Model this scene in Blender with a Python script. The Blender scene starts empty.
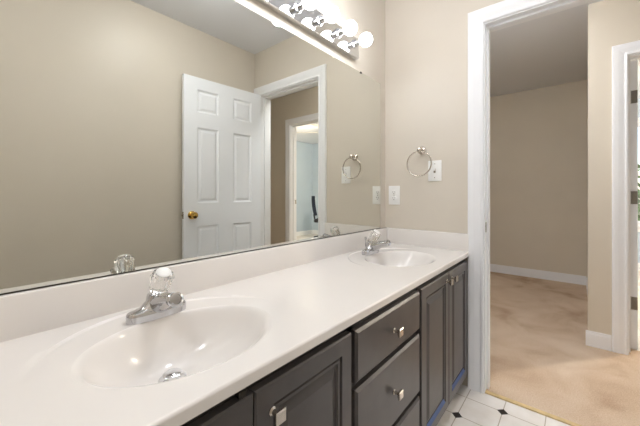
import bpy, bmesh, math, random
from mathutils import Vector, Matrix, Euler
random.seed(7)
SC = bpy.context.scene
COL = SC.collection

# ---------------------------------------------------------------- camera
cam_d = bpy.data.cameras.new('camera')
cam = bpy.data.objects.new('camera', cam_d)
COL.objects.link(cam)
cam.location = (-1.8735, -0.985, 1.101)
YAW = math.radians(39.995)                      # view direction turned from +x towards +y
cam.rotation_euler = (math.radians(90), 0, YAW - math.radians(90))
cam_d.sensor_width = 36
cam_d.lens = 303.95 / 640 * 36
cam_d.shift_y = -(213 - 193.9) / 640
cam_d.clip_start = 0.02
SC.camera = cam

# ---------------------------------------------------------------- world, exposure
w = bpy.data.worlds.new('sky'); SC.world = w; w.use_nodes = True
nt = w.node_tree; nt.nodes.clear()
wo = nt.nodes.new('ShaderNodeOutputWorld'); bg = nt.nodes.new('ShaderNodeBackground')
sky = nt.nodes.new('ShaderNodeTexSky'); sky.sky_type = 'NISHITA'
sky.sun_disc = False; sky.sun_elevation = math.radians(48); sky.sun_rotation = math.radians(200)
bg.inputs['Strength'].default_value = 0.25
nt.links.new(sky.outputs[0], bg.inputs[0]); nt.links.new(bg.outputs[0], wo.inputs[0])
BULB_STRENGTH = 13.0
BATH_FILL = 25.0
HALL_FILL = 56.0
FAN_LAMP = 330.0
SC.view_settings.view_transform = 'Standard'
SC.view_settings.look = 'None'
SC.view_settings.exposure = 0.72
SC.view_settings.gamma = 1.0
SC.view_settings.use_curve_mapping = False
SC.cycles.max_bounces = 16
SC.cycles.diffuse_bounces = 8
SC.cycles.glossy_bounces = 8
SC.cycles.transmission_bounces = 10
SC.cycles.sample_clamp_indirect = 6.0

# ---------------------------------------------------------------- materials
def lin(c):
    return tuple(((v/255+0.055)/1.055)**2.4 if v/255 > 0.04045 else v/255/12.92 for v in c)

def mat(name, rgb, rough=0.5, metal=0.0, spec=0.5, noise=0.0, nscale=20.0, bump=0.0, bscale=150.0, trans=0.0, ior=1.45, coat=0.0):
    m = bpy.data.materials.new(name); m.use_nodes = True
    n = m.node_tree.nodes; l = m.node_tree.links
    b = n['Principled BSDF']
    c = lin(rgb)
    b.inputs['Base Color'].default_value = (*c, 1)
    b.inputs['Roughness'].default_value = rough
    b.inputs['Metallic'].default_value = metal
    b.inputs['Specular IOR Level'].default_value = spec
    b.inputs['Transmission Weight'].default_value = trans
    b.inputs['IOR'].default_value = ior
    b.inputs['Coat Weight'].default_value = coat
    tc = n.new('ShaderNodeTexCoord')
    if noise > 0:
        t = n.new('ShaderNodeTexNoise'); t.inputs['Scale'].default_value = nscale; t.inputs['Detail'].default_value = 5
        l.new(tc.outputs['Object'], t.inputs['Vector'])
        r = n.new('ShaderNodeValToRGB')
        r.color_ramp.elements[0].position = 0.3; r.color_ramp.elements[1].position = 0.7
        r.color_ramp.elements[0].color = (*[v*(1-noise) for v in c], 1)
        r.color_ramp.elements[1].color = (*[min(1, v*(1+noise)) for v in c], 1)
        l.new(t.outputs['Fac'], r.inputs['Fac']); l.new(r.outputs['Color'], b.inputs['Base Color'])
    if bump > 0:
        t2 = n.new('ShaderNodeTexNoise'); t2.inputs['Scale'].default_value = bscale; t2.inputs['Detail'].default_value = 3
        l.new(tc.outputs['Object'], t2.inputs['Vector'])
        bp = n.new('ShaderNodeBump'); bp.inputs['Strength'].default_value = bump; bp.inputs['Distance'].default_value = 0.002
        l.new(t2.outputs['Fac'], bp.inputs['Height']); l.new(bp.outputs['Normal'], b.inputs['Normal'])
    return m

def emit(name, rgb, s):
    m = bpy.data.materials.new(name); m.use_nodes = True
    n = m.node_tree.nodes; b = n['Principled BSDF']
    b.inputs['Base Color'].default_value = (*lin(rgb), 1)
    b.inputs['Emission Color'].default_value = (*lin(rgb), 1)
    b.inputs['Emission Strength'].default_value = s
    return m

M = {}
M['wall'] = mat('beige_wall_paint', (211, 203, 190), 0.42, noise=0.02, nscale=3, bump=0.06, bscale=220)
M['hall_wall'] = mat('tan_hall_paint', (209, 200, 184), 0.55, noise=0.02, nscale=3, bump=0.06, bscale=220)
M['bed_wall'] = mat('pale_blue_grey_paint', (186, 200, 212), 0.6, noise=0.02, nscale=3)
M['ceil'] = mat('white_ceiling_paint', (226, 228, 233), 0.8, bump=0.15, bscale=120)
M['trim'] = mat('white_gloss_trim', (237, 238, 240), 0.3, noise=0.01, nscale=8)
M['door'] = mat('white_door_paint', (240, 243, 248), 0.35, noise=0.01, nscale=6)
M['marble'] = mat('cultured_marble', (229, 225, 221), 0.2, noise=0.012, nscale=5, coat=0.3)
M['cab'] = mat('espresso_paint', (76, 72, 71), 0.34, noise=0.12, nscale=14, bump=0.03, bscale=90)
M['cab_in'] = mat('dark_cabinet_frame', (40, 36, 34), 0.5, noise=0.1)
M['blue'] = mat('blue_sheen_edge', (44, 80, 140), 0.4, noise=0.15, nscale=30)  # colour of the bluish sheen on the door bevels
M['chrome'] = mat('chrome', (225, 226, 228), 0.06, metal=1.0, noise=0.01)
M['nickel'] = mat('brushed_nickel', (200, 192, 182), 0.22, metal=1.0, noise=0.03, nscale=60)
M['steel'] = mat('satin_steel', (128, 124, 116), 0.35, metal=0.6, noise=0.05)
M['faucet'] = mat('faucet_chrome', (202, 202, 204), 0.12, metal=1.0, noise=0.02)
M['brass'] = mat('polished_brass', (214, 176, 96), 0.12, metal=1.0, noise=0.03)
M['mirror'] = mat('mirror_silver', (224, 224, 217), 0.0, metal=1.0)
M['mirror_edge'] = mat('mirror_edge', (200, 206, 196), 0.2, metal=0.2, noise=0.02)
M['darkmetal'] = mat('dark_channel', (70, 66, 60), 0.35, metal=0.8, noise=0.05)
M['plastic'] = mat('white_plastic', (240, 240, 238), 0.3, noise=0.005)
M['slot'] = mat('outlet_slot_dark', (70, 68, 66), 0.5, noise=0.05)
M['acrylic'] = mat('clear_acrylic', (250, 250, 248), 0.1, trans=1.0, ior=1.45)
M['bulb'] = emit('frosted_bulb', (250, 251, 255), BULB_STRENGTH)
M['wood'] = mat('raw_yellow_wood', (206, 182, 134), 0.6, noise=0.2, nscale=25)
M['black'] = mat('black_fabric', (32, 32, 36), 0.7, noise=0.1)
M['meshblue'] = mat('blue_grey_mesh', (54, 62, 78), 0.7, noise=0.1)
M['leaf'] = mat('green_leaf', (96, 128, 58), 0.6, noise=0.35, nscale=6)
M['bark'] = mat('bark', (90, 72, 55), 0.8, noise=0.2)
M['grass'] = mat('lawn', (120, 140, 80), 0.9, noise=0.3, nscale=4)
M['fanwhite'] = mat('fan_blade_cream', (235, 226, 212), 0.4, noise=0.03)

def tile_mat():
    m = bpy.data.materials.new('vinyl_tile'); m.use_nodes = True
    n = m.node_tree.nodes; l = m.node_tree.links; b = n['Principled BSDF']
    b.inputs['Roughness'].default_value = 0.3
    tc = n.new('ShaderNodeTexCoord'); sx = n.new('ShaderNodeSeparateXYZ'); l.new(tc.outputs['Object'], sx.inputs[0])
    S = 0.17
    def mth(op, a, bb=None):
        k = n.new('ShaderNodeMath'); k.operation = op
        for i, v in enumerate((a, bb)):
            if v is None: continue
            if isinstance(v, (int, float)): k.inputs[i].default_value = v
            else: l.new(v, k.inputs[i])
        return k.outputs[0]
    gx = mth('DIVIDE', mth('ADD', sx.outputs[0], 0.275 + 20*S), S)
    gy = mth('DIVIDE', mth('ADD', sx.outputs[1], 0.535 + 20*S), S)
    ix = mth('ROUND', gx); iy = mth('ROUND', gy)
    dx = mth('ABSOLUTE', mth('SUBTRACT', gx, ix)); dy = mth('ABSOLUTE', mth('SUBTRACT', gy, iy))
    par = mth('MODULO', mth('ADD', mth('ADD', ix, iy), 0.001), 2.0)       # 0: dot corner, 1: plain corner
    dot = mth('MULTIPLY', mth('LESS_THAN', mth('ADD', dx, dy), 0.15), mth('LESS_THAN', par, 0.5))
    grout = mth('LESS_THAN', mth('MINIMUM', dx, dy), 0.012)
    nz = n.new('ShaderNodeTexNoise'); nz.inputs['Scale'].default_value = 9; nz.inputs['Detail'].default_value = 6
    l.new(tc.outputs['Object'], nz.inputs['Vector'])
    base = n.new('ShaderNodeValToRGB'); base.color_ramp.elements[0].position = 0.3; base.color_ramp.elements[1].position = 0.7
    base.color_ramp.elements[0].color = (*lin((232, 227, 220)), 1); base.color_ramp.elements[1].color = (*lin((246, 243, 240)), 1)
    l.new(nz.outputs['Fac'], base.inputs['Fac'])
    m1 = n.new('ShaderNodeMixRGB'); l.new(grout, m1.inputs[0]); l.new(base.outputs[0], m1.inputs[1]); m1.inputs[2].default_value = (*lin((186, 176, 162)), 1)
    m2 = n.new('ShaderNodeMixRGB'); l.new(dot, m2.inputs[0]); l.new(m1.outputs[0], m2.inputs[1]); m2.inputs[2].default_value = (*lin((38, 34, 32)), 1)
    l.new(m2.outputs[0], b.inputs['Base Color'])
    return m
M['tile'] = tile_mat()

def carpet_mat(name, c0, c1, c2):
    m = bpy.data.materials.new(name); m.use_nodes = True
    n = m.node_tree.nodes; l = m.node_tree.links; b = n['Principled BSDF']
    b.inputs['Roughness'].default_value = 0.95; b.inputs['Specular IOR Level'].default_value = 0.1
    tc = n.new('ShaderNodeTexCoord')
    a = n.new('ShaderNodeTexNoise'); a.inputs['Scale'].default_value = 2.6; a.inputs['Detail'].default_value = 7; a.inputs['Distortion'].default_value = 0.6
    f = n.new('ShaderNodeTexNoise'); f.inputs['Scale'].default_value = 160; f.inputs['Detail'].default_value = 3
    l.new(tc.outputs['Object'], a.inputs['Vector']); l.new(tc.outputs['Object'], f.inputs['Vector'])
    r = n.new('ShaderNodeValToRGB'); e = r.color_ramp.elements
    e[0].position = 0.28; e[0].color = (*lin(c0), 1); e[1].position = 0.7; e[1].color = (*lin(c2), 1)
    k = e.new(0.48); k.color = (*lin(c1), 1)
    l.new(a.outputs['Fac'], r.inputs['Fac'])
    mx = n.new('ShaderNodeMixRGB'); mx.blend_type = 'OVERLAY'; mx.inputs[0].default_value = 0.35
    l.new(r.outputs[0], mx.inputs[1]); l.new(f.outputs['Fac'], mx.inputs[2]); l.new(mx.outputs[0], b.inputs['Base Color'])
    bp = n.new('ShaderNodeBump'); bp.inputs['Strength'].default_value = 0.5; bp.inputs['Distance'].default_value = 0.004
    l.new(f.outputs['Fac'], bp.inputs['Height']); l.new(bp.outputs['Normal'], b.inputs['Normal'])
    return m
M['carpet'] = carpet_mat('tan_carpet', (172, 146, 122), (200, 178, 155), (214, 196, 176))
M['bed_carpet'] = carpet_mat('pale_carpet', (205, 198, 188), (218, 212, 204), (228, 224, 218))

def window_glass():
    m = bpy.data.materials.new('window_glass'); m.use_nodes = True
    n = m.node_tree.nodes; l = m.node_tree.links; n.clear()
    o = n.new('ShaderNodeOutputMaterial'); t = n.new('ShaderNodeBsdfTransparent'); g = n.new('ShaderNodeBsdfGlossy'); mx = n.new('ShaderNodeMixShader')
    g.inputs['Roughness'].default_value = 0.0; mx.inputs[0].default_value = 0.06
    l.new(t.outputs[0], mx.inputs[1]); l.new(g.outputs[0], mx.inputs[2]); l.new(mx.outputs[0], o.inputs[0])
    return m
M['glass'] = window_glass()

# ---------------------------------------------------------------- helpers
def obj(name, bm, m, parent=None, smooth=False, loc=None, rot=None):
    me = bpy.data.meshes.new(name)
    bmesh.ops.recalc_face_normals(bm, faces=bm.faces)
    bm.to_mesh(me); bm.free()
    for mm in (m if isinstance(m, (list, tuple)) else [m]):
        me.materials.append(mm)
    if smooth:
        me.shade_smooth()
        try: me.set_sharp_from_angle(angle=math.radians(38))
        except Exception: pass
    o = bpy.data.objects.new(name, me); COL.objects.link(o)
    if parent is not None: o.parent = parent
    if loc is not None: o.location = loc
    if rot is not None: o.rotation_euler = rot
    return o

def tag(o, label=None, cat=None, group=None, kind=None):
    if label: o['label'] = label
    if cat: o['category'] = cat
    if group: o['group'] = group
    if kind: o['kind'] = kind
    return o

def thing(name, label, cat, loc=(0, 0, 0), rz=0, group=None):
    o = bpy.data.objects.new(name, None); COL.objects.link(o)
    o.empty_display_size = 0.05
    o.location = loc; o.rotation_euler = (0, 0, rz)
    return tag(o, label, cat, group)

def struct(name, bm, m, parent=None, label=None, **k):
    o = obj(name, bm, m, parent, **k)
    if parent is None: o['kind'] = 'structure'
    if label: o['label'] = label
    return o

def box(bm, x0, x1, y0, y1, z0, z1, mi=0):
    if x0 > x1: x0, x1 = x1, x0
    if y0 > y1: y0, y1 = y1, y0
    if z0 > z1: z0, z1 = z1, z0
    v = [bm.verts.new(p) for p in ((x0,y0,z0),(x1,y0,z0),(x1,y1,z0),(x0,y1,z0),(x0,y0,z1),(x1,y0,z1),(x1,y1,z1),(x0,y1,z1))]
    for f in ((0,3,2,1),(4,5,6,7),(0,1,5,4),(1,2,6,5),(2,3,7,6),(3,0,4,7)):
        fc = bm.faces.new([v[i] for i in f]); fc.material_index = mi
    return v

def bbox(x0, x1, y0, y1, z0, z1, bev=0.002, seg=2):
    bm = bmesh.new(); box(bm, x0, x1, y0, y1, z0, z1)
    if bev: bmesh.ops.bevel(bm, geom=list(bm.edges), offset=bev, segments=seg, affect='EDGES', profile=0.5)
    return bm

def mb(*boxes):
    bm = bmesh.new()
    for b in boxes: box(bm, *b)
    return bm

def lathe(bm, prof, origin=(0, 0, 0), axis=(0, 0, 1), seg=32, cap=True):
    """prof: list of (radius, distance along axis)"""
    a = Vector(axis).normalized()
    u = a.orthogonal().normalized(); w_ = a.cross(u)
    o = Vector(origin); rings = []
    for r, h in prof:
        rings.append([bm.verts.new(o + a*h + (u*math.cos(2*math.pi*i/seg) + w_*math.sin(2*math.pi*i/seg))*max(r, 1e-5)) for i in range(seg)])
    for A, B in zip(rings, rings[1:]):
        for i in range(seg):
            bm.faces.new((A[i], A[(i+1) % seg], B[(i+1) % seg], B[i]))
    if cap:
        bm.faces.new(rings[0][::-1]); bm.faces.new(rings[-1])
    return bm

def tube(bm, pts, radii, seg=16, squash=None, cap=True, closed=False):
    """sweep a circle (or squashed circle) along pts"""
    pts = [Vector(p) for p in pts]
    if isinstance(radii, (int, float)): radii = [radii]*len(pts)
    rings = []; up = None; N = len(pts)
    for i, p in enumerate(pts):
        if closed: t = pts[(i+1) % N] - pts[i-1]
        else: t = pts[min(i+1, N-1)] - pts[max(i-1, 0)]
        t.normalize()
        if up is None: up = t.orthogonal().normalized() if abs(t.z) > 0.9 else (Vector((0, 0, 1)) - t*t.z).normalized()
        up = (up - t*up.dot(t)).normalized(); s = t.cross(up)
        r = radii[i]; ru, rs = r if isinstance(r, tuple) else (r, r)
        rings.append([bm.verts.new(p + up*ru*math.sin(2*math.pi*k/seg) + s*rs*math.cos(2*math.pi*k/seg)) for k in range(seg)])
    pairs = list(zip(rings, rings[1:])) + ([(rings[-1], rings[0])] if closed else [])
    for A, B in pairs:
        for k in range(seg):
            bm.faces.new((A[k], A[(k+1) % seg], B[(k+1) % seg], B[k]))
    if cap and not closed:
        bm.faces.new(rings[0][::-1]); bm.faces.new(rings[-1])
    return bm

def rect_loops(bm, x0, x1, z0, z1, loops, front=-1, cap=True, yb=0.0):
    """nested rectangles in the xz plane; loops = [(inset, height)], height goes along front*y"""
    prev = None
    for ins, h in loops:
        y = yb + front*h
        c = [bm.verts.new(p) for p in ((x0+ins, y, z0+ins), (x1-ins, y, z0+ins), (x1-ins, y, z1-ins), (x0+ins, y, z1-ins))]
        if prev:
            for i in range(4): bm.faces.new((prev[i], prev[(i+1) % 4], c[(i+1) % 4], c[i]))
        prev = c
    if cap: bm.faces.new(prev)
    return prev

# ---------------------------------------------------------------- dimensions
ZC = 2.47               # ceiling
OY0, OY1 = -0.604, -1.332       # bathroom doorway, jamb faces
OH = 2.04               # head
YF = -1.424             # wall opposite the mirror
HX = 1.062              # hall wall with bedroom door
BY0, BY1 = -1.268, -2.01        # bedroom doorway
CAS = 0.08
XL = -3.0

# ---------------------------------------------------------------- shell
struct('floor', mb((XL, 0.0, YF, 0.006, -0.1, 0.0)), M['tile'])
struct('floor_hall', mb((0.022, 3.1, -3.4, 0.35, -0.1, 0.006)), M['carpet'])
struct('floor_bedroom', mb((1.18, 4.4, -4.56, -1.16, -0.1, 0.008)), M['bed_carpet'])
struct('ceiling', mb((XL, 0.12, YF, 0.006, ZC, ZC+0.1)), M['ceil'])
struct('ceiling_hall', mb((0.12, 3.1, -3.4, 0.35, ZC, ZC+0.1)), M['ceil'])
struct('ceiling_bedroom', mb((1.18, 4.5, -4.66, -1.16, ZC+0.001, ZC+0.1)), M['ceil'])
struct('wall_back', mb((XL, 0.12, 0.006, 0.12, -0.1, ZC+0.1)), M['wall'])
struct('wall_front', mb((XL-0.1, 0.0, YF-0.12, YF, -0.1, ZC+0.1)), M['wall'])
struct('wall_left', mb((XL-0.1, XL, YF, 0.12, -0.1, ZC+0.1)), M['wall'])
struct('wall_right', mb((0.0, 0.12, OY0+0.02, 0.006, -0.1, ZC), (0.0, 0.12, OY1-0.02, OY0+0.02, OH+0.02, ZC),
                        (0.0, 0.12, -3.4, OY1-0.02, -0.1, ZC)), M['wall'])
# hall
struct('wall_hall', mb((HX, 1.18, BY0+0.02, -1.058, -0.1, ZC), (HX, 1.18, BY1-0.02, BY0+0.02, OH+0.02, ZC),
                       (HX, 1.18, -3.4, BY1-0.02, -0.1, ZC)), M['hall_wall'])
struct('wall_alcove_right', mb((1.18, 3.09, -1.165, -1.10, -0.1, ZC)), M['hall_wall'])
struct('wall_alcove_back', mb((2.97, 3.09, -1.10, 0.35, -0.1, ZC)), M['hall_wall'])
struct('wall_alcove_left', mb((0.12, 3.09, 0.2, 0.35, -0.1, ZC)), M['hall_wall'])
struct('wall_hall_end', mb((0.12, HX, -3.5, -3.4, -0.1, ZC)), M['hall_wall'])
# bedroom
WY0, WY1, WZ0, WZ1 = -1.42, -3.0, 0.66, 2.12
struct('wall_bedroom_right', mb((4.4, 4.52, WY0, -1.058, -0.1, ZC), (4.4, 4.52, -4.68, WY1, -0.1, ZC),
                                (4.4, 4.52, WY1, WY0, -0.1, WZ0), (4.4, 4.52, WY1, WY0, WZ1, ZC)), M['bed_wall'])
struct('wall_bedroom_front', mb((1.06, 4.4, -4.68, -4.56, -0.1, ZC)), M['bed_wall'])
struct('wall_bedroom_back', mb((3.09, 4.4, -1.165, -1.10, -0.1, ZC)), M['bed_wall'])
struct('wall_bedroom_left', mb((HX, 1.18, -4.56, -3.5, -0.1, ZC)), M['bed_wall'])

# window of the bedroom
wb = bmesh.new()
for a in ((WY0-0.0, WY0-0.05, WZ0, WZ1), (WY1, WY1+0.05, WZ0, WZ1), (WY1, WY0, WZ0, WZ0+0.05), (WY1, WY0, WZ1-0.05, WZ1), (WY1, WY0, 1.36, 1.41),
          (-2.23, -2.19, WZ0, WZ1)):
    box(wb, 4.43, 4.48, a[0], a[1], a[2], a[3])
win = struct('window_1', wb, M['trim'])
obj('pane', mb((4.452, 4.456, WY1+0.05, WY0-0.05, WZ0+0.05, WZ1-0.05)), M['glass'], win)
obj('window_sill', bbox(4.34, 4.43, WY1-0.08, WY0+0.08, WZ0-0.03, WZ0, 0.004), M['trim'], win)
wc = bmesh.new()
for a in ((WY0, WY0+0.07, WZ0-0.1, WZ1+0.07), (WY1-0.07, WY1, WZ0-0.1, WZ1+0.07), (WY1, WY0, WZ1, WZ1+0.07), (WY1, WY0, WZ0-0.1, WZ0-0.03)):
    box(wc, 4.382, 4.3995, a[0], a[1], a[2], a[3])
obj('window_frame', wc, M['trim'], win)

# ---------------------------------------------------------------- trim
PROF = [(0, 0), (0, 0.009), (0.003, 0.012), (0.010, 0.013), (0.016, 0.010), (0.024, 0.011), (0.046, 0.0165), (0.066, 0.0185), (0.076, 0.018), (CAS, 0.013), (CAS, 0)]
def casing(name, x, sgn, y0, y1, zt):
    """door casing on the plane x, thickness along sgn; y0 > y1"""
    bm = bmesh.new(); rows = []
    for o, t in PROF:
        X = x + sgn*t
        rows.append([bm.verts.new(p) for p in ((X, y0+o, 0.0), (X, y0+o, zt+o), (X, y1-o, zt+o), (X, y1-o, 0.0))])
    for A, B in zip(rows, rows[1:]):
        for i in range(3): bm.faces.new((A[i], A[i+1], B[i+1], B[i]))
    for i in (0, 3): bm.faces.new([r[i] for r in rows])
    return struct(name, bm, M['trim'])

def jamb(name, x0, x1, y0, y1, zt, stop):
    bm = bmesh.new()
    box(bm, x0, x1, y0, y0+0.018, 0, zt+0.018); box(bm, x0, x1, y1-0.018, y1, 0, zt+0.018); box(bm, x0, x1, y1, y0, zt, zt+0.018)
    a, b = stop
    box(bm, a, b, y0-0.011, y0, 0, zt); box(bm, a, b, y1, y1+0.011, 0, zt); box(bm, a, b, y1+0.011, y0-0.011, zt-0.011, zt)
    return struct(name, bm, M['trim'])

casing('trim_1', 0.0, -1, OY0+0.006, OY1-0.006, OH+0.006)
casing('trim_2', 0.12, 1, OY0+0.006, OY1-0.006, OH+0.006)
j1 = jamb('trim_3', 0.0, 0.12, OY0, OY1, OH, (0.04, 0.075))
casing('trim_4', HX, -1, BY0+0.006, BY1-0.006, OH+0.006)
j2 = jamb('trim_5', HX, 1.18, BY0, BY1, OH, (HX+0.05, HX+0.085))
casing('trim_6', 1.18, 1, BY0+0.006, BY1-0.006, OH+0.006)
def strike(x, y, z, parent, s):
    bm = bbox(x-0.014, x+0.014, y-0.0015 if s < 0 else y, y if s < 0 else y+0.0015, z-0.028, z+0.028, 0.0)
    box(bm, x-0.006, x+0.006, y+s*0.0015, y+s*0.0022, z-0.012, z+0.012)
    obj('strike_plate', bm, M['nickel'], parent)['label'] = 'metal strike plate'
strike(0.02, OY0, 0.915, j1, -1)
strike(HX+0.102, BY1, 0.99, j2, 1)

def baseboard(name, boxes):
    bm = bmesh.new()
    for b in boxes:
        x0, x1, y0, y1, face = b
        z = 0.006
        box(bm, x0, x1, y0, y1, z, z+0.09)
        d = 0.005
        if face == 'x-': box(bm, x0+d, x1, y0, y1, z+0.09, z+0.108)
        if face == 'x+': box(bm, x0, x1-d, y0, y1, z+0.09, z+0.108)
        if face == 'y+': box(bm, x0, x1, y0, y1-d, z+0.09, z+0.108)
        if face == 'y-': box(bm, x0, x1, y0+d, y1, z+0.09, z+0.108)
    return struct(name, bm, M['trim'])
T = 0.014
baseboard('baseboard_alcove_back', [(2.97-T, 2.9695, -1.086, 0.2, 'x-')])
baseboard('baseboard_alcove_right', [(1.181, 2.955, -1.0995, -1.10+T, 'y+')])
baseboard('baseboard_hall', [(HX-T, HX-0.0005, BY0+0.088, -1.058+T, 'x-'), (HX-T, HX-0.0005, -3.38, BY1-0.088, 'x-')])
baseboard('baseboard_hall_left', [(0.1205, 0.12+T, -3.38, OY1-0.09, 'x+'), (0.1205, 0.12+T, OY0+0.09, 0.18, 'x+')])
baseboard('baseboard_front', [(XL, -0.02, YF+0.0005, YF+T, 'y+')])
baseboard('baseboard_bedroom_front', [(1.19, 4.39, -4.5595, -4.56+T, 'y+')])
baseboard('baseboard_bedroom_right', [(4.4-T, 4.3995, -4.54, -1.19, 'x-')])
struct('trim_7', bbox(-0.002, 0.024, OY1, OY0, -0.002, 0.007, 0.002), M['wood'])

# ---------------------------------------------------------------- six-panel doors
def six_panel(w_, h_, t):
    """local: hinge edge at x=0, leaf along +x, thickness y in [-t,0]"""
    bm = bmesh.new()
    st = 0.105; mu = 0.135; pw = (w_ - 2*st - mu)/2
    xs = [0, st, st+pw, st+pw+mu, w_-st, w_]
    zs = [0, 0.24, 0.835, 1.02, 1.63, 1.75, 1.935, h_]
    for yb, fr in ((0.0, 1), (-t, -1)):
        for i in range(5):
            for k in range(7):
                if i in (1, 3) and k in (1, 3, 5):
                    rect_loops(bm, xs[i], xs[i+1], zs[k], zs[k+1], [(0, 0), (0.012, -0.009), (0.022, -0.009), (0.036, -0.003)], fr, True, yb)
                else:
                    bm.faces.new([bm.verts.new(p) for p in ((xs[i], yb, zs[k]), (xs[i+1], yb, zs[k]), (xs[i+1], yb, zs[k+1]), (xs[i], yb, zs[k+1]))])
    for x in (0, w_):
        bm.faces.new([bm.verts.new(p) for p in ((x, 0, 0), (x, -t, 0), (x, -t, h_), (x, 0, h_))])
    for z in (0, h_):
        bm.faces.new([bm.verts.new(p) for p in ((0, 0, z), (w_, 0, z), (w_, -t, z), (0, -t, z))])
    bmesh.ops.remove_doubles(bm, verts=bm.verts, dist=1e-5)
    return bm

def knob_bm(x, y, z, s):
    bm = bmesh.new()
    lathe(bm, [(0.032, 0), (0.032, 0.004), (0.026, 0.009), (0.012, 0.012), (0.011, 0.026), (0.019, 0.032), (0.027, 0.042), (0.028, 0.052), (0.022, 0.062), (0.008, 0.066), (0, 0.0665)], (x, y, z), (0, s, 0), 28)
    return bm

def hinge_bm(x, z):
    bm = bmesh.new()
    box(bm, x-0.0015, x, -0.034, -0.002, z-0.045, z+0.045)
    lathe(bm, [(0.006, -0.048), (0.006, 0.048)], (x-0.002, 0.005, z), (0, 0, 1), 12)
    for q in (-0.03, 0, 0.03):
        lathe(bm, [(0.004, 0), (0.003, 0.001)], (x-0.0015, -0.018, z+q), (-1, 0, 0), 10)
    return bm

DW = 0.72
# bathroom door: hinge at the far jamb, swung open into the room almost against the far wall
door = struct('door_1', six_panel(DW, 2.03, 0.035), M['door'], label='open white six-panel door with brass knob, seen in the mirror')
door.location = (-0.022, OY1-0.004, 0.008)
door.rotation_euler = (0, 0, math.pi + math.radians(3.5))
# after the half turn local +x runs towards -x; local -y faces the mirror
obj('door_knob', knob_bm(DW-0.062, -0.035, 0.925, -1), M['brass'], door, True)['label'] = 'brass door knob'
obj('door_knob', knob_bm(DW-0.062, 0.0, 0.925, 1), M['brass'], door, True)['label'] = 'brass door knob'
lp = mb((DW, DW+0.0012, -0.03, -0.005, 0.897, 0.953), (DW, DW+0.008, -0.024, -0.011, 0.916, 0.934))
obj('latch_plate', lp, M['nickel'], door)['label'] = 'metal latch plate'

door2 = struct('door_2', six_panel(0.735, 2.03, 0.035), M['door'], label='open white bedroom door seen edge-on with three hinges')
door2.location = (1.188, BY0-0.019, 0.01)
door2.rotation_euler = (0, 0, math.radians(0.5))
for z in (1.775, 1.065, 0.32):
    obj('hinge', hinge_bm(0.0, z), M['steel'], door2)['label'] = 'metal hinge'
obj('door_knob', knob_bm(0.735-0.062, 0.0, 0.925, 1), M['brass'], door2, True)
obj('door_knob', knob_bm(0.735-0.062, -0.035, 0.925, -1), M['brass'], door2, True)

# ---------------------------------------------------------------- vanity cabinet
CX0, CX1 = -1.876, -0.004
van = thing('vanity_cabinet', 'long dark espresso vanity cabinet with doors and drawers under the white countertop', 'cabinet', ((CX0+CX1)/2, -0.26, 0))
def vobj(name, bm, m, parent=van, **k):
    if parent is van:
        bmesh.ops.translate(bm, verts=bm.verts, vec=(-(CX0+CX1)/2, 0.26, 0))
    return obj(name, bm, m, parent, **k)
cb = bmesh.new()
box(cb, CX0, CX0+0.018, -0.482, -0.004, 0.0, 0.744); box(cb, CX1-0.018, CX1, -0.482, -0.004, 0.0, 0.744)
box(cb, CX0+0.018, CX1-0.018, -0.012, -0.004, 0.08, 0.744); box(cb, CX0+0.018, CX1-0.018, -0.482, -0.012, 0.08, 0.095)
box(cb, CX0+0.018, CX1-0.018, -0.43, -0.415, 0.0, 0.08)
for x in (-1.184, -0.705):
    box(cb, x, x+0.016, -0.482, -0.012, 0.095, 0.744)
vobj('body', cb, M['cab_in'])
ff = bmesh.new()
for a, b in ((CX0, -1.835), (-1.196, -1.154), (-0.722, -0.688), (-0.045, CX1)):
    box(ff, a, b, -0.502, -0.482, 0.08, 0.744)
box(ff, -1.835, -0.045, -0.502, -0.482, 0.70, 0.744); box(ff, -1.835, -0.045, -0.502, -0.482, 0.08, 0.115)
for z in (0.563, 0.317):
    box(ff, -1.154, -0.722, -0.502, -0.482, z-0.018, z+0.018)
vobj('face_frame', ff, M['cab_in'])
hb = bbox(-1.545, -1.528, -0.518, -0.5025, 0.727, 0.738, 0.001)
vobj('catch', hb, M['darkmetal'])['label'] = 'small grey metal catch'

DLOOPS = [(0, 0), (0, 0.016), (0.004, 0.0195), (0.045, 0.0195), (0.047, 0.0125), (0.051, 0.0125), (0.053, 0.0165), (0.059, 0.0165), (0.063, 0.0105), (0.066, 0.0105), (0.086, 0.0185)]
def square_knob(parent, x, y, z):
    bm = bmesh.new()
    lathe(bm, [(0.009, 0), (0.009, 0.002), (0.0055, 0.005), (0.005, 0.014), (0.007, 0.017)], (x, y, z), (0, -1, 0), 16)
    h = 0.0132
    pr = []
    for s_, d in ((0.55, 0.0165), (1.0, 0.0225), (1.0, 0.0265), (0.8, 0.029)):
        pr.append([bm.verts.new((x+a*h*s_, y-d, z+b*h*s_)) for a, b in ((-1, -1), (1, -1), (1, 1), (-1, 1))])
    for A, B in zip(pr, pr[1:]):
        for i in range(4): bm.faces.new((A[i], A[(i+1) % 4], B[(i+1) % 4], B[i]))
    bm.faces.new(pr[0]); bm.faces.new(pr[-1])
    k = obj('knob', bm, M['nickel'], parent); k['label'] = 'square nickel knob'
    return k

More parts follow.
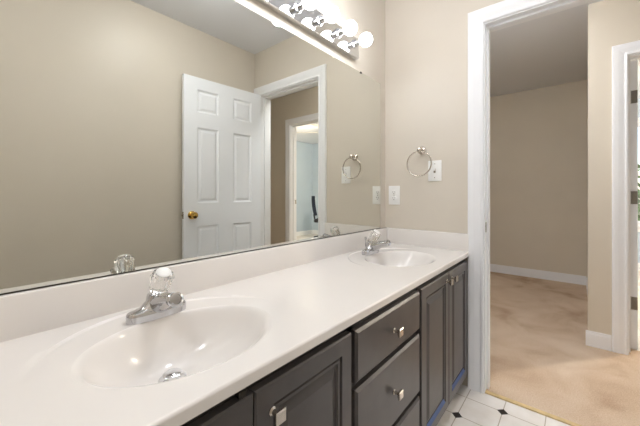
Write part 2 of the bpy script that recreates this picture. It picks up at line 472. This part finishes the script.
def cab_door(x0, x1, kx, kz, blue):
    z0, z1 = 0.085, 0.725
    bm = bmesh.new()
    W, H = x1-x0, z1-z0
    rect_loops(bm, 0, W, 0, H, DLOOPS); bm.faces.new([bm.verts.new(p) for p in ((0, 0, 0), (W, 0, 0), (W, 0, H), (0, 0, H))])
    bmesh.ops.remove_doubles(bm, verts=bm.verts, dist=1e-5)
    d = obj('door', bm, M['cab'], van, loc=(x0-(CX0+CX1)/2, -0.5025+0.26, z0))
    square_knob(d, kx-x0, -0.0195, kz-z0)
    if blue:  # blue highlight on the lower bevel, put in as a coloured strip
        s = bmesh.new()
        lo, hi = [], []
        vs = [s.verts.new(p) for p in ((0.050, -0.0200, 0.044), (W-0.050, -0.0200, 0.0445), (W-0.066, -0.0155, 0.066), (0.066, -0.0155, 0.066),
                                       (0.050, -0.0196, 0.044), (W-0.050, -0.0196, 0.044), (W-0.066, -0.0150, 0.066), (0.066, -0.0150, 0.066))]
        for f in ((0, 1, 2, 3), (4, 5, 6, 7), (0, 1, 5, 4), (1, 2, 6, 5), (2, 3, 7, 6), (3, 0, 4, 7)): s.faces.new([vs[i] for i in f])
        obj('bevel_sheen', s, M['blue'], d)['label'] = 'blue sheen along lower panel bevel, as a coloured strip'
    return d
cab_door(-1.835, -1.5145, -1.562, 0.664, False)
cab_door(-1.5115, -1.186, -1.470, 0.668, False)
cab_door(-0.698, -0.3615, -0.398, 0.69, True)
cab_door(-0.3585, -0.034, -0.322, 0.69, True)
for z0, z1 in ((0.572, 0.720), (0.328, 0.554), (0.085, 0.309)):
    bm = bmesh.new(); x0, x1 = -1.164, -0.712; W, H = x1-x0, z1-z0
    rect_loops(bm, 0, W, 0, H, [(0, 0), (0, 0.013), (0.008, 0.0195), (0.012, 0.0195)])
    bm.faces.new([bm.verts.new(p) for p in ((0, 0, 0), (W, 0, 0), (W, 0, H), (0, 0, H))])
    bmesh.ops.remove_doubles(bm, verts=bm.verts, dist=1e-5)
    d = obj('drawer', bm, M['cab'], van, loc=(x0-(CX0+CX1)/2, -0.5025+0.26, z0))
    square_knob(d, W/2, -0.0195, H/2)

# ---------------------------------------------------------------- countertop with two moulded basins
ZT = 0.774; YB = 0.005; YFR = -0.527; LIP = 0.746
TX0, TX1 = -1.90, -0.001
S1, S2 = -1.53, -0.412
SY = -0.298; EA, EB = 0.212, 0.169; RA, RB = 0.282, 0.262
top = thing('vanity_countertop', 'white cultured marble vanity top with two moulded oval basins', 'countertop', ((TX0+TX1)/2, -0.264, LIP))
TL = Vector(((TX0+TX1)/2, -0.264, LIP))
def tobj(name, bm, m, parent=top, **k):
    if parent is top: bmesh.ops.translate(bm, verts=bm.verts, vec=-TL)
    return obj(name, bm, m, parent, **k)

def smooth01(t):
    t = max(0.0, min(1.0, t)); return t*t*(3-2*t)
def top_z(x, y):
    """top surface away from the basins: a shallow scooped oval around each basin, fading towards the front"""
    z = ZT
    for c in (S1, S2):
        q = math.hypot((x-c)/RA, (y-SY)/RB)
        d = (1-q)*0.27
        if d > 0:
            amp = 0.0045*smooth01((y + 0.27)/0.17)
            z -= amp*smooth01(d/0.005)
    return z
NSEG = 128
YIN = YFR + 0.006
def sink_region(bm, c, x0, x1):
    """ring mesh from the basin ellipse to the rectangle x0..x1, YIN..YB"""
    angs = [2*math.pi*i/NSEG for i in range(NSEG)]
    for cx_, cy_ in ((x0, YIN), (x1, YIN), (x1, YB), (x0, YB)):
        a = math.atan2(cy_-SY, cx_-c) % (2*math.pi)
        k = min(range(len(angs)), key=lambda i: abs(angs[i]-a)); angs[k] = a
    fr = [0.0, 0.04, 0.1, 0.2, 0.3, 0.4, 0.5, 0.6, 0.7, 0.8, 0.9, 1.0]
    rows = []
    for f in fr:
        row = []
        for a in angs:
            ca, sa = math.cos(a), math.sin(a)
            e = 1/math.hypot(ca/EA, sa/EB)
            lim = min([((x1 if ca > 0 else x0)-c)/ca if abs(ca) > 1e-9 else 9, ((YB if sa > 0 else YIN)-SY)/sa if abs(sa) > 1e-9 else 9])
            ro = 1/math.hypot(ca/RA, sa/RB)
            # put three loops exactly on the ring step
            if ro < lim - 0.004 and e < ro-0.01:
                tb = {0.0: e, 0.04: e+(ro-e)*0.15, 0.1: e+(ro-e)*0.35, 0.2: e+(ro-e)*0.6, 0.3: e+(ro-e)*0.8, 0.4: ro-0.010, 0.5: ro-0.006, 0.6: ro-0.003, 0.7: ro, 0.8: ro+(lim-ro)*0.1, 0.9: ro+(lim-ro)*0.5, 1.0: lim}
                r = tb[f]
            else:
                r = e+(lim-e)*f
            x, y = c+ca*r, SY+sa*r
            row.append(bm.verts.new((x, y, top_z(x, y))))
        rows.append(row)
    n = len(angs)
    for A, B in zip(rows, rows[1:]):
        for i in range(n): bm.faces.new((A[i], A[(i+1) % n], B[(i+1) % n], B[i]))
    return angs
sb = bmesh.new()
R1 = (TX0+0.006, S1+0.30); R2 = (S2-0.30, TX1)
ANG1 = sink_region(sb, S1, *R1); ANG2 = sink_region(sb, S2, *R2)
def quad(bm, *p): bm.faces.new([bm.verts.new(q) for q in p])
quad(sb, (R1[1], YIN, ZT), (R2[0], YIN, ZT), (R2[0], YB, ZT), (R1[1], YB, ZT))
# front edge, end edge, underside
edge = [(YIN, ZT)] + [(YIN - 0.006*math.sin(t), ZT - 0.006*(1-math.cos(t))) for t in [math.pi/2*i/6 for i in range(1, 7)]] + [(YFR, LIP+0.004), (YFR+0.004, LIP), (YFR+0.03, LIP)]
for (ya, za), (yb_, zb) in zip(edge, edge[1:]):
    quad(sb, (TX0+0.006, ya, za), (TX1, ya, za), (TX1, yb_, zb), (TX0+0.006, yb_, zb))
quad(sb, (TX0+0.006, YB, ZT), (TX0+0.006, YIN, ZT), (TX0, YIN, ZT-0.006), (TX0, YB, ZT-0.006))
quad(sb, (TX0, YB, ZT-0.006), (TX0, YIN, ZT-0.006), (TX0, YIN, LIP), (TX0, YB, LIP))
quad(sb, (TX0, YIN, ZT-0.006), (TX0+0.006, YIN, ZT), (TX0+0.006, YFR, LIP), (TX0, YFR+0.006, LIP))
tobj('slab', sb, M['marble'], smooth=True)

def basin(c, angs):
    bm = bmesh.new(); rows = []
    n = len(angs)
    depth = 0.135
    # profile: fraction of ellipse -> depth
    prof = [(1.0, 0.0), (0.985, 0.0007), (0.965, 0.0028), (0.94, 0.0075), (0.91, 0.016), (0.875, 0.029), (0.83, 0.046), (0.77, 0.066), (0.69, 0.086), (0.59, 0.104), (0.47, 0.118), (0.35, 0.127), (0.24, 0.132), (0.12, 0.135)]
    dy = 0.075                                  # the drain lies behind the middle
    for f, d in prof:
        row = []
        for a in angs:
            ca, sa = math.cos(a), math.sin(a); e = 1/math.hypot(ca/EA, sa/EB)
            x = c+ca*e*f; y = SY+sa*e*f + dy*(1-f)
            z0 = top_z(c+ca*e, SY+sa*e)
            row.append(bm.verts.new((x, y, z0-d*0.925)))
        rows.append(row)
    for A, B in zip(rows, rows[1:]):
        for i in range(n): bm.faces.new((A[i], A[(i+1) % n], B[(i+1) % n], B[i]))
    bm.faces.new(rows[-1])
    b = tobj('basin', bm, M['marble'], smooth=True)
    zb = ZT-0.0005-depth*0.925
    dm = bmesh.new(); yc = SY+dy*0.88
    lathe(dm, [(0.031, 0.0), (0.031, 0.003), (0.027, 0.0045), (0.023, 0.003), (0.017, 0.003), (0.017, 0.010), (0.0225, 0.011), (0.0225, 0.014), (0.018, 0.017), (0.004, 0.0185), (0, 0.0185)], (c-0.006, yc, zb), (0, 0, 1), 32)
    bmesh.ops.translate(dm, verts=dm.verts, vec=-TL)
    obj('drain', dm, M['chrome'], b, True)['label'] = 'chrome pop-up drain stopper'
basin(S1, ANG1); basin(S2, ANG2)
bs = bbox(TX0, TX1, -0.018, 0.0055, ZT-0.004, 0.874, 0.003, 3); tobj('backsplash', bs, M['marble'], smooth=True)
ss = bbox(TX1-0.020, TX1, YFR+0.003, -0.0185, ZT-0.004, 0.874, 0.003, 3); tobj('sidesplash', ss, M['marble'], smooth=True)

# ---------------------------------------------------------------- faucets
def faucet(x, y, label):
    f = thing('faucet', label, 'faucet', (x, y, ZT-0.0036), 0, 'chrome faucets')
    bm = bmesh.new(); n = 48
    rows = []
    # base plate: long rounded oval swelling into a central hump
    for s_, h in ((1.0, 0.0), (1.0, 0.009), (0.97, 0.014), (0.90, 0.018)):
        rows.append([])
        for i in range(n):
            a = 2*math.pi*i/n
            px = math.copysign(abs(math.cos(a))**0.75, math.cos(a))*0.076*(1-(1-s_)*0.45); py = math.copysign(abs(math.sin(a))**0.8, math.sin(a))*0.027*s_
            rows[-1].append(bm.verts.new((px, py, h + 0.006)))
    for i in range(n):
        r0 = rows[0][i]; r0.co.z = 0.0
    for s_, h in ((0.68, 0.029), (0.52, 0.038), (0.4, 0.044), (0.36, 0.056), (0.34, 0.060)):
        rows.append([])
        for i in range(n):
            a = 2*math.pi*i/n; k = (s_-0.34)/0.56
            rx = 0.026 + 0.034*k; ry = 0.025
            rows[-1].append(bm.verts.new((rx*math.cos(a), ry*math.sin(a), h)))
    for A, B in zip(rows, rows[1:]):
        for i in range(n): bm.faces.new((A[i], A[(i+1) % n], B[(i+1) % n], B[i]))
    bm.faces.new(rows[0][::-1]); bm.faces.new(rows[-1])
    obj('body', bm, M['faucet'], f, True)
    sp = bmesh.new()
    tube(sp, [(0, -0.002, 0.033), (0, -0.028, 0.042), (0, -0.054, 0.052), (0, -0.074, 0.059), (0, -0.090, 0.063)],
         [(0.027, 0.027), (0.025, 0.026), (0.0205, 0.023), (0.0175, 0.0195), (0.0155, 0.017)], 24)
    spo = obj('spout', sp, M['faucet'], f, True)
    ae = bmesh.new()
    lathe(ae, [(0.0155, 0), (0.0172, 0.002), (0.0172, 0.012), (0.0148, 0.014), (0.0148, 0.018), (0.0172, 0.020), (0.0172, 0.027), (0.012, 0.029), (0.012, 0.025), (0, 0.025)], (0, -0.086, 0.0625), (0, -0.97, 0.22), 24)
    obj('aerator', ae, M['faucet'], spo, True)
    # lever collar and clear acrylic knob, leaning forward
    ax = Vector((0, -0.58, 1)).normalized()
    co = bmesh.new(); lathe(co, [(0.021, 0.0), (0.021, 0.006), (0.014, 0.010), (0.011, 0.012), (0.008, 0.0125)], (0, 0.0, 0.059), ax, 24)
    obj('collar', co, M['faucet'], f, True)
    kb = bmesh.new(); seg = 12; o = Vector((0, 0, 0.059)); u = ax.orthogonal().normalized(); w_ = ax.cross(u); rings = []
    for r, h in ((0.018, 0.012), (0.0235, 0.0135), (0.027, 0.032), (0.0285, 0.048), (0.0295, 0.058), (0.027, 0.068), (0.0205, 0.0735), (0.0195, 0.072)):
        rings.append([kb.verts.new(o + ax*h + (u*math.cos(2*math.pi*i/(2*seg)) + w_*math.sin(2*math.pi*i/(2*seg)))*r*(1.0 if i % 2 else 0.91)) for i in range(2*seg)])
    for A, B in zip(rings, rings[1:]):
        for i in range(2*seg): kb.faces.new((A[i], A[(i+1) % (2*seg)], B[(i+1) % (2*seg)], B[i]))
    kb.faces.new(rings[0][::-1]); kb.faces.new(rings[-1])
    kn = obj('handle', kb, M['acrylic'], f); kn['label'] = 'clear faceted acrylic knob'
    cp = bmesh.new(); lathe(cp, [(0.0188, 0.0735), (0.0188, 0.0755), (0.0155, 0.078), (0, 0.079)], o, ax, 24)
    c = obj('cap', cp, M['plastic'], kn, True); c['label'] = 'white round cap'
    rd = bmesh.new(); lathe(rd, [(0.0028, 0.0), (0.0028, 0.066), (0.006, 0.077), (0.0065, 0.084), (0.004, 0.088), (0, 0.0885)], (0.0, 0.034, 0.0), (0, 0, 1), 16)
    obj('lift_rod', rd, M['faucet'], f, True)
    return f
faucet(S1+0.007, -0.114, 'chrome faucet with clear acrylic knob behind the nearer basin')
faucet(S2+0.020, -0.112, 'chrome faucet with clear acrylic knob behind the farther basin near the outlet')

# ---------------------------------------------------------------- mirror
MX0, MX1, MZ0, MZ1 = -1.89, -0.078, 0.8745, 1.831
mir = thing('wall_mirror', 'large frameless wall mirror above the vanity backsplash', 'mirror', ((MX0+MX1)/2, -0.001, MZ0))
ML = Vector(((MX0+MX1)/2, -0.001, MZ0))
def mobj(name, bm, m, **k):
    bmesh.ops.translate(bm, verts=bm.verts, vec=-ML); return obj(name, bm, m, mir, **k)
gm = mb((MX0, MX1, 0.0, 0.0055, MZ0+0.0015, MZ1))
mo = mobj('glass', gm, [M['mirror'], M['mirror_edge']])
for p in mo.data.polygons:
    if abs(p.normal.y) < 0.5: p.material_index = 1
mobj('channel', mb((MX0, MX1, -0.0018, 0.0055, MZ0+0.0002, MZ0+0.0014), (MX0, MX1, -0.0018, -0.0003, MZ0+0.0014, MZ0+0.003)), M['darkmetal'])['label'] = 'thin dark metal channel'
mobj('clip', bbox(-0.325, -0.310, -0.0035, -0.0002, MZ1-0.007, MZ1+0.003, 0.001), M['darkmetal'])['label'] = 'small dark mirror clip'

# ---------------------------------------------------------------- vanity light
LX0, LX1, LZ0, LZ1 = -1.552, -0.378, 1.884, 1.996
vl = thing('vanity_light', 'long chrome vanity light bar with a row of round glowing bulbs above the mirror', 'light', ((LX0+LX1)/2, -0.001, LZ0))
VL = Vector(((LX0+LX1)/2, -0.001, LZ0))
pb = bmesh.new(); rect_loops(pb, LX0, LX1, LZ0, LZ1, [(0, -0.005), (0, 0.024), (0.0015, 0.026)], -1)
pb.faces.new([pb.verts.new(p) for p in ((LX0, 0.005, LZ0), (LX1, 0.005, LZ0), (LX1, 0.005, LZ1), (LX0, 0.005, LZ1))])
bmesh.ops.remove_doubles(pb, verts=pb.verts, dist=1e-5)
bmesh.ops.translate(pb, verts=pb.verts, vec=-VL); obj('backplate', pb, M['chrome'], vl)
zb = 1.951
s0 = bmesh.new(); lathe(s0, [(0.024, 0.0), (0.024, 0.004), (0.0185, 0.007), (0.0185, 0.020), (0.0165, 0.022), (0.0165, 0.036), (0.019, 0.038), (0.019, 0.042), (0.014, 0.042), (0.014, 0.03)], (0, 0, 0), (0, -1, 0), 24)
sock = obj('socket', s0, M['chrome'], vl, True, loc=Vector((-0.427, -0.026, zb))-VL)
b0 = bmesh.new()
R = 0.036; prof = [(0.0125, 0.0), (0.0135, 0.006)]
for i in range(21):
    t = math.pi*(0.88 - 0.88*i/20.0)          # from the neck round to the tip
    prof.append((R*math.sin(t), 0.042 + R*math.cos(t)))
lathe(b0, prof, (0, -0.034, 0), (0, -1, 0), 28)
bulb = obj('bulb', b0, M['bulb'], sock, True); bulb['label'] = 'glowing round white bulb'
for k in range(1, 8):
    s = sock.copy(); COL.objects.link(s); s.parent = vl; s.location = Vector((-0.427 - 0.153*k, -0.026, zb - (0.008 if k == 3 else 0)))-VL
    b = bulb.copy(); COL.objects.link(b); b.parent = s

# ---------------------------------------------------------------- towel ring, outlet, switch
tr = thing('towel_ring', 'round nickel towel ring hanging on the beige wall by the doorway', 'towel ring', (0, -0.252, 1.372))
pm = bmesh.new(); lathe(pm, [(0.026, 0.0005), (0.026, 0.006), (0.021, 0.011), (0.013, 0.015), (0.011, 0.030), (0.014, 0.040), (0.016, 0.048), (0.013, 0.056), (0.005, 0.060), (0, 0.0605)], (0, 0, 0), (-1, 0, 0), 24)
box(pm, -0.056, -0.042, -0.007, 0.007, -0.018, 0.006)
obj('post', pm, M['nickel'], tr, True)
rm = bmesh.new(); RR = 0.076
tube(rm, [(-0.049, 0.003+RR*math.sin(2*math.pi*i/64), -0.009-RR+RR*math.cos(2*math.pi*i/64)) for i in range(64)], 0.0042, 12, closed=True)
obj('ring', rm, M['nickel'], tr, True)

def wall_plate(name, label, cat, y, z):
    t = thing(name, label, cat, (-0.0005, y, z))
    bm = bbox(-0.0055, 0.0, -0.040, 0.040, -0.0625, 0.0625, 0.0022, 2)
    obj('cover_plate', bm, M['plastic'], t, True)
    return t
ot = wall_plate('wall_outlet', 'white duplex electrical outlet low on the wall beside the mirror', 'outlet', -0.062, 1.092)
for s in (0.0195, -0.0195):
    bm = bmesh.new(); lathe(bm, [(0.0168, 0.0), (0.0168, 0.0025), (0.0155, 0.0032), (0, 0.0032)], (-0.0052, 0, s), (-1, 0, 0), 28)
    rc = obj('receptacle', bm, M['plastic'], ot, True)
    sl = mb((-0.0092, -0.0083, 0.0055, 0.0080, s-0.002, s+0.007), (-0.0092, -0.0083, -0.0080, -0.0055, s-0.001, s+0.006))
    lathe(sl, [(0.0026, 0.0), (0.0026, 0.0009)], (-0.0083, 0, s-0.0085), (-1, 0, 0), 12)
    obj('slots', sl, M['slot'], rc)['label'] = 'dark plug slots'
lathe_s = bmesh.new(); lathe(lathe_s, [(0.0035, 0), (0.0032, 0.0012)], (-0.0055, 0, 0), (-1, 0, 0), 12); obj('screw', lathe_s, M['nickel'], ot)
sw = wall_plate('light_switch', 'white toggle light switch partly behind the towel ring', 'light switch', -0.330, 1.242)
tg = bmesh.new(); box(tg, -0.0075, -0.0055, -0.006, 0.006, -0.013, 0.013)
obj('switch_frame', tg, M['nickel'], sw)['label'] = 'grey switch surround'
tt = bmesh.new(); v = box(tt, -0.018, -0.0076, -0.0042, 0.0042, 0.0, 0.010)
for q in v[:]:
    if q.co.x < -0.01: q.co.z += 0.006
obj('toggle', tt, M['plastic'], sw)
for z in (0.042, -0.042):
    s = bmesh.new(); lathe(s, [(0.0032, 0), (0.003, 0.001)], (-0.0055, 0, z), (-1, 0, 0), 12); obj('screw', s, M['nickel'], sw)

# ---------------------------------------------------------------- bedroom: fan, chair
fan = thing('ceiling_fan', 'cream bladed ceiling fan in the bedroom, glimpsed in the mirror', 'ceiling fan', (2.68, -2.60, ZC))
fm = bmesh.new(); lathe(fm, [(0.07, 0), (0.065, -0.03), (0.02, -0.05), (0.015, -0.12), (0.05, -0.13), (0.11, -0.15), (0.12, -0.20), (0.10, -0.24), (0.05, -0.26)], (0, 0, -0.001), (0, 0, 1), 28)
obj('motor', fm, M['fanwhite'], fan, True)
gl = bmesh.new(); lathe(gl, [(0.06, -0.262), (0.10, -0.29), (0.10, -0.32), (0.07, -0.35), (0, -0.36)], (0, 0, 0), (0, 0, 1), 28)
obj('lamp_bowl', gl, emit('fan_lamp_glass', (255, 240, 220), FAN_LAMP), fan, True)
for k in range(5):
    a = 2*math.pi*k/5 + 0.35
    bm = bbox(0.13, 0.66, -0.065, 0.065, -0.004, 0.004, 0.002)
    bmesh.ops.rotate(bm, verts=bm.verts, cent=(0, 0, 0), matrix=Matrix.Rotation(math.radians(12), 3, 'X'))
    bmesh.ops.rotate(bm, verts=bm.verts, cent=(0, 0, 0), matrix=Matrix.Rotation(a, 3, 'Z'))
    bmesh.ops.translate(bm, verts=bm.verts, vec=(0, 0, -0.19))
    obj('blade', bm, M['fanwhite'], fan)

ch = thing('desk_chair', 'dark swivel chair with blue-grey back in the bedroom, glimpsed in the mirror', 'chair', (3.80, -3.62, 0.008), math.radians(150))
sm = bbox(-0.23, 0.23, -0.23, 0.23, 0.42, 0.50, 0.03, 3); obj('seat', sm, M['black'], ch, True)
bk = bmesh.new()
for i in range(9):
    z = 0.56 + 0.06*i; yy = 0.22 + 0.02*math.sin(i/8*math.pi) + 0.008*i; wd = 0.19 + 0.03*math.sin(i/8*math.pi)
    bk.verts.ensure_lookup_table()
    for x, d in ((-wd, 0), (-wd*0.5, 0.025), (0, 0.03), (wd*0.5, 0.025), (wd, 0)):
        bk.verts.new((x, yy + d, z))
bk.verts.ensure_lookup_table()
for i in range(8):
    for k in range(4):
        bk.faces.new([bk.verts[q] for q in (i*5+k, i*5+k+1, (i+1)*5+k+1, (i+1)*5+k)])
g = bmesh.ops.solidify(bk, geom=bk.faces[:], thickness=0.025)
obj('backrest', bk, M['meshblue'], ch, True)['label'] = 'blue-grey curved backrest'
sp = bmesh.new(); tube(sp, [(0, 0.1, 0.43), (0, 0.24, 0.45), (0, 0.27, 0.60)], 0.02, 10); obj('back_support', sp, M['black'], ch, True)
st = bmesh.new(); lathe(st, [(0.025, 0.06), (0.025, 0.25), (0.018, 0.25), (0.018, 0.42)], (0, 0, 0), (0, 0, 1), 16); obj('stem', st, M['chrome'], ch, True)
for k in range(5):
    a = 2*math.pi*k/5
    bm = bmesh.new(); tube(bm, [(0.02*math.cos(a), 0.02*math.sin(a), 0.10), (0.27*math.cos(a), 0.27*math.sin(a), 0.065)], [0.022, 0.014], 10)
    lg = obj('leg', bm, M['black'], ch, True)
    cs = bmesh.new(); lathe(cs, [(0.012, -0.02), (0.026, -0.02), (0.026, 0.02), (0.012, 0.02)], (0.27*math.cos(a), 0.27*math.sin(a), 0.0265), (math.sin(a), -math.cos(a), 0), 16)
    obj('caster', cs, M['black'], lg, True)

# ---------------------------------------------------------------- outside the bedroom window
struct('ground', mb((4.6, 30, -20, 18, -0.5, -0.4)), M['grass'])
def shrub(x, y, s, label):
    t = thing('shrub', label, 'shrub', (x, y, -0.4), 0, 'shrubs outside the bedroom window')
    stb = bmesh.new(); tube(stb, [(0, 0, 0), (0.03, 0, 0.5*s), (0, 0.04, 1.0*s)], [0.05, 0.04, 0.02], 8); obj('stem', stb, M['bark'], t, True)
    bm = bmesh.new(); rnd = random.Random(int(y*100))
    for i in range(1300):
        a = rnd.uniform(0, 2*math.pi); p = math.acos(rnd.uniform(-1, 1)); r = s*(rnd.random()**0.4)
        c = Vector((r*math.sin(p)*math.cos(a), r*math.sin(p)*math.sin(a)*1.1, 1.05*s + r*math.cos(p)))
        q = Euler((rnd.uniform(0, 6), rnd.uniform(0, 6), rnd.uniform(0, 6))).to_matrix()
        L = 0.09*rnd.uniform(0.7, 1.3)
        bm.faces.new([bm.verts.new(c + q @ Vector(v_)) for v_ in ((-L, 0, 0), (0, -L*0.45, 0.01), (L, 0, 0), (0, L*0.45, 0.01))])
    obj('foliage', bm, M['leaf'], t)
shrub(7.6, -1.9, 1.1, 'leafy green shrub outside the bedroom window at the right edge')
shrub(8.4, -5.6, 1.2, 'leafy green shrub outside the bedroom window at the right edge')

# ---------------------------------------------------------------- fill lamps added out of view to brighten bathroom and hall
def fill_lamp(x, y, label, mname, strength):
    t = thing('fill_lamp', label, 'fill light', (x, y, ZC))
    bm = bmesh.new(); lathe(bm, [(0.15, -0.001), (0.15, -0.02), (0.135, -0.025)], (0, 0, 0), (0, 0, 1), 32); obj('base', bm, M['nickel'], t, True)
    bm = bmesh.new(); lathe(bm, [(0.133, -0.026), (0.125, -0.05), (0.10, -0.075), (0.06, -0.092), (0, -0.098)], (0, 0, 0), (0, 0, 1), 32)
    obj('shade', bm, emit(mname, (247, 250, 255), strength), t, True)
fill_lamp(0.30, -0.55, 'added unseen fill lamp in the hall outside the bathroom door', 'hall_fill_glow', HALL_FILL)
fill_lamp(-0.95, -0.72, 'added unseen fill lamp over the middle of the bathroom', 'bath_fill_glow', BATH_FILL)
fill_lamp(-2.40, -0.75, 'added unseen fill lamp over the left end of the bathroom', 'bath_fill_glow', BATH_FILL)
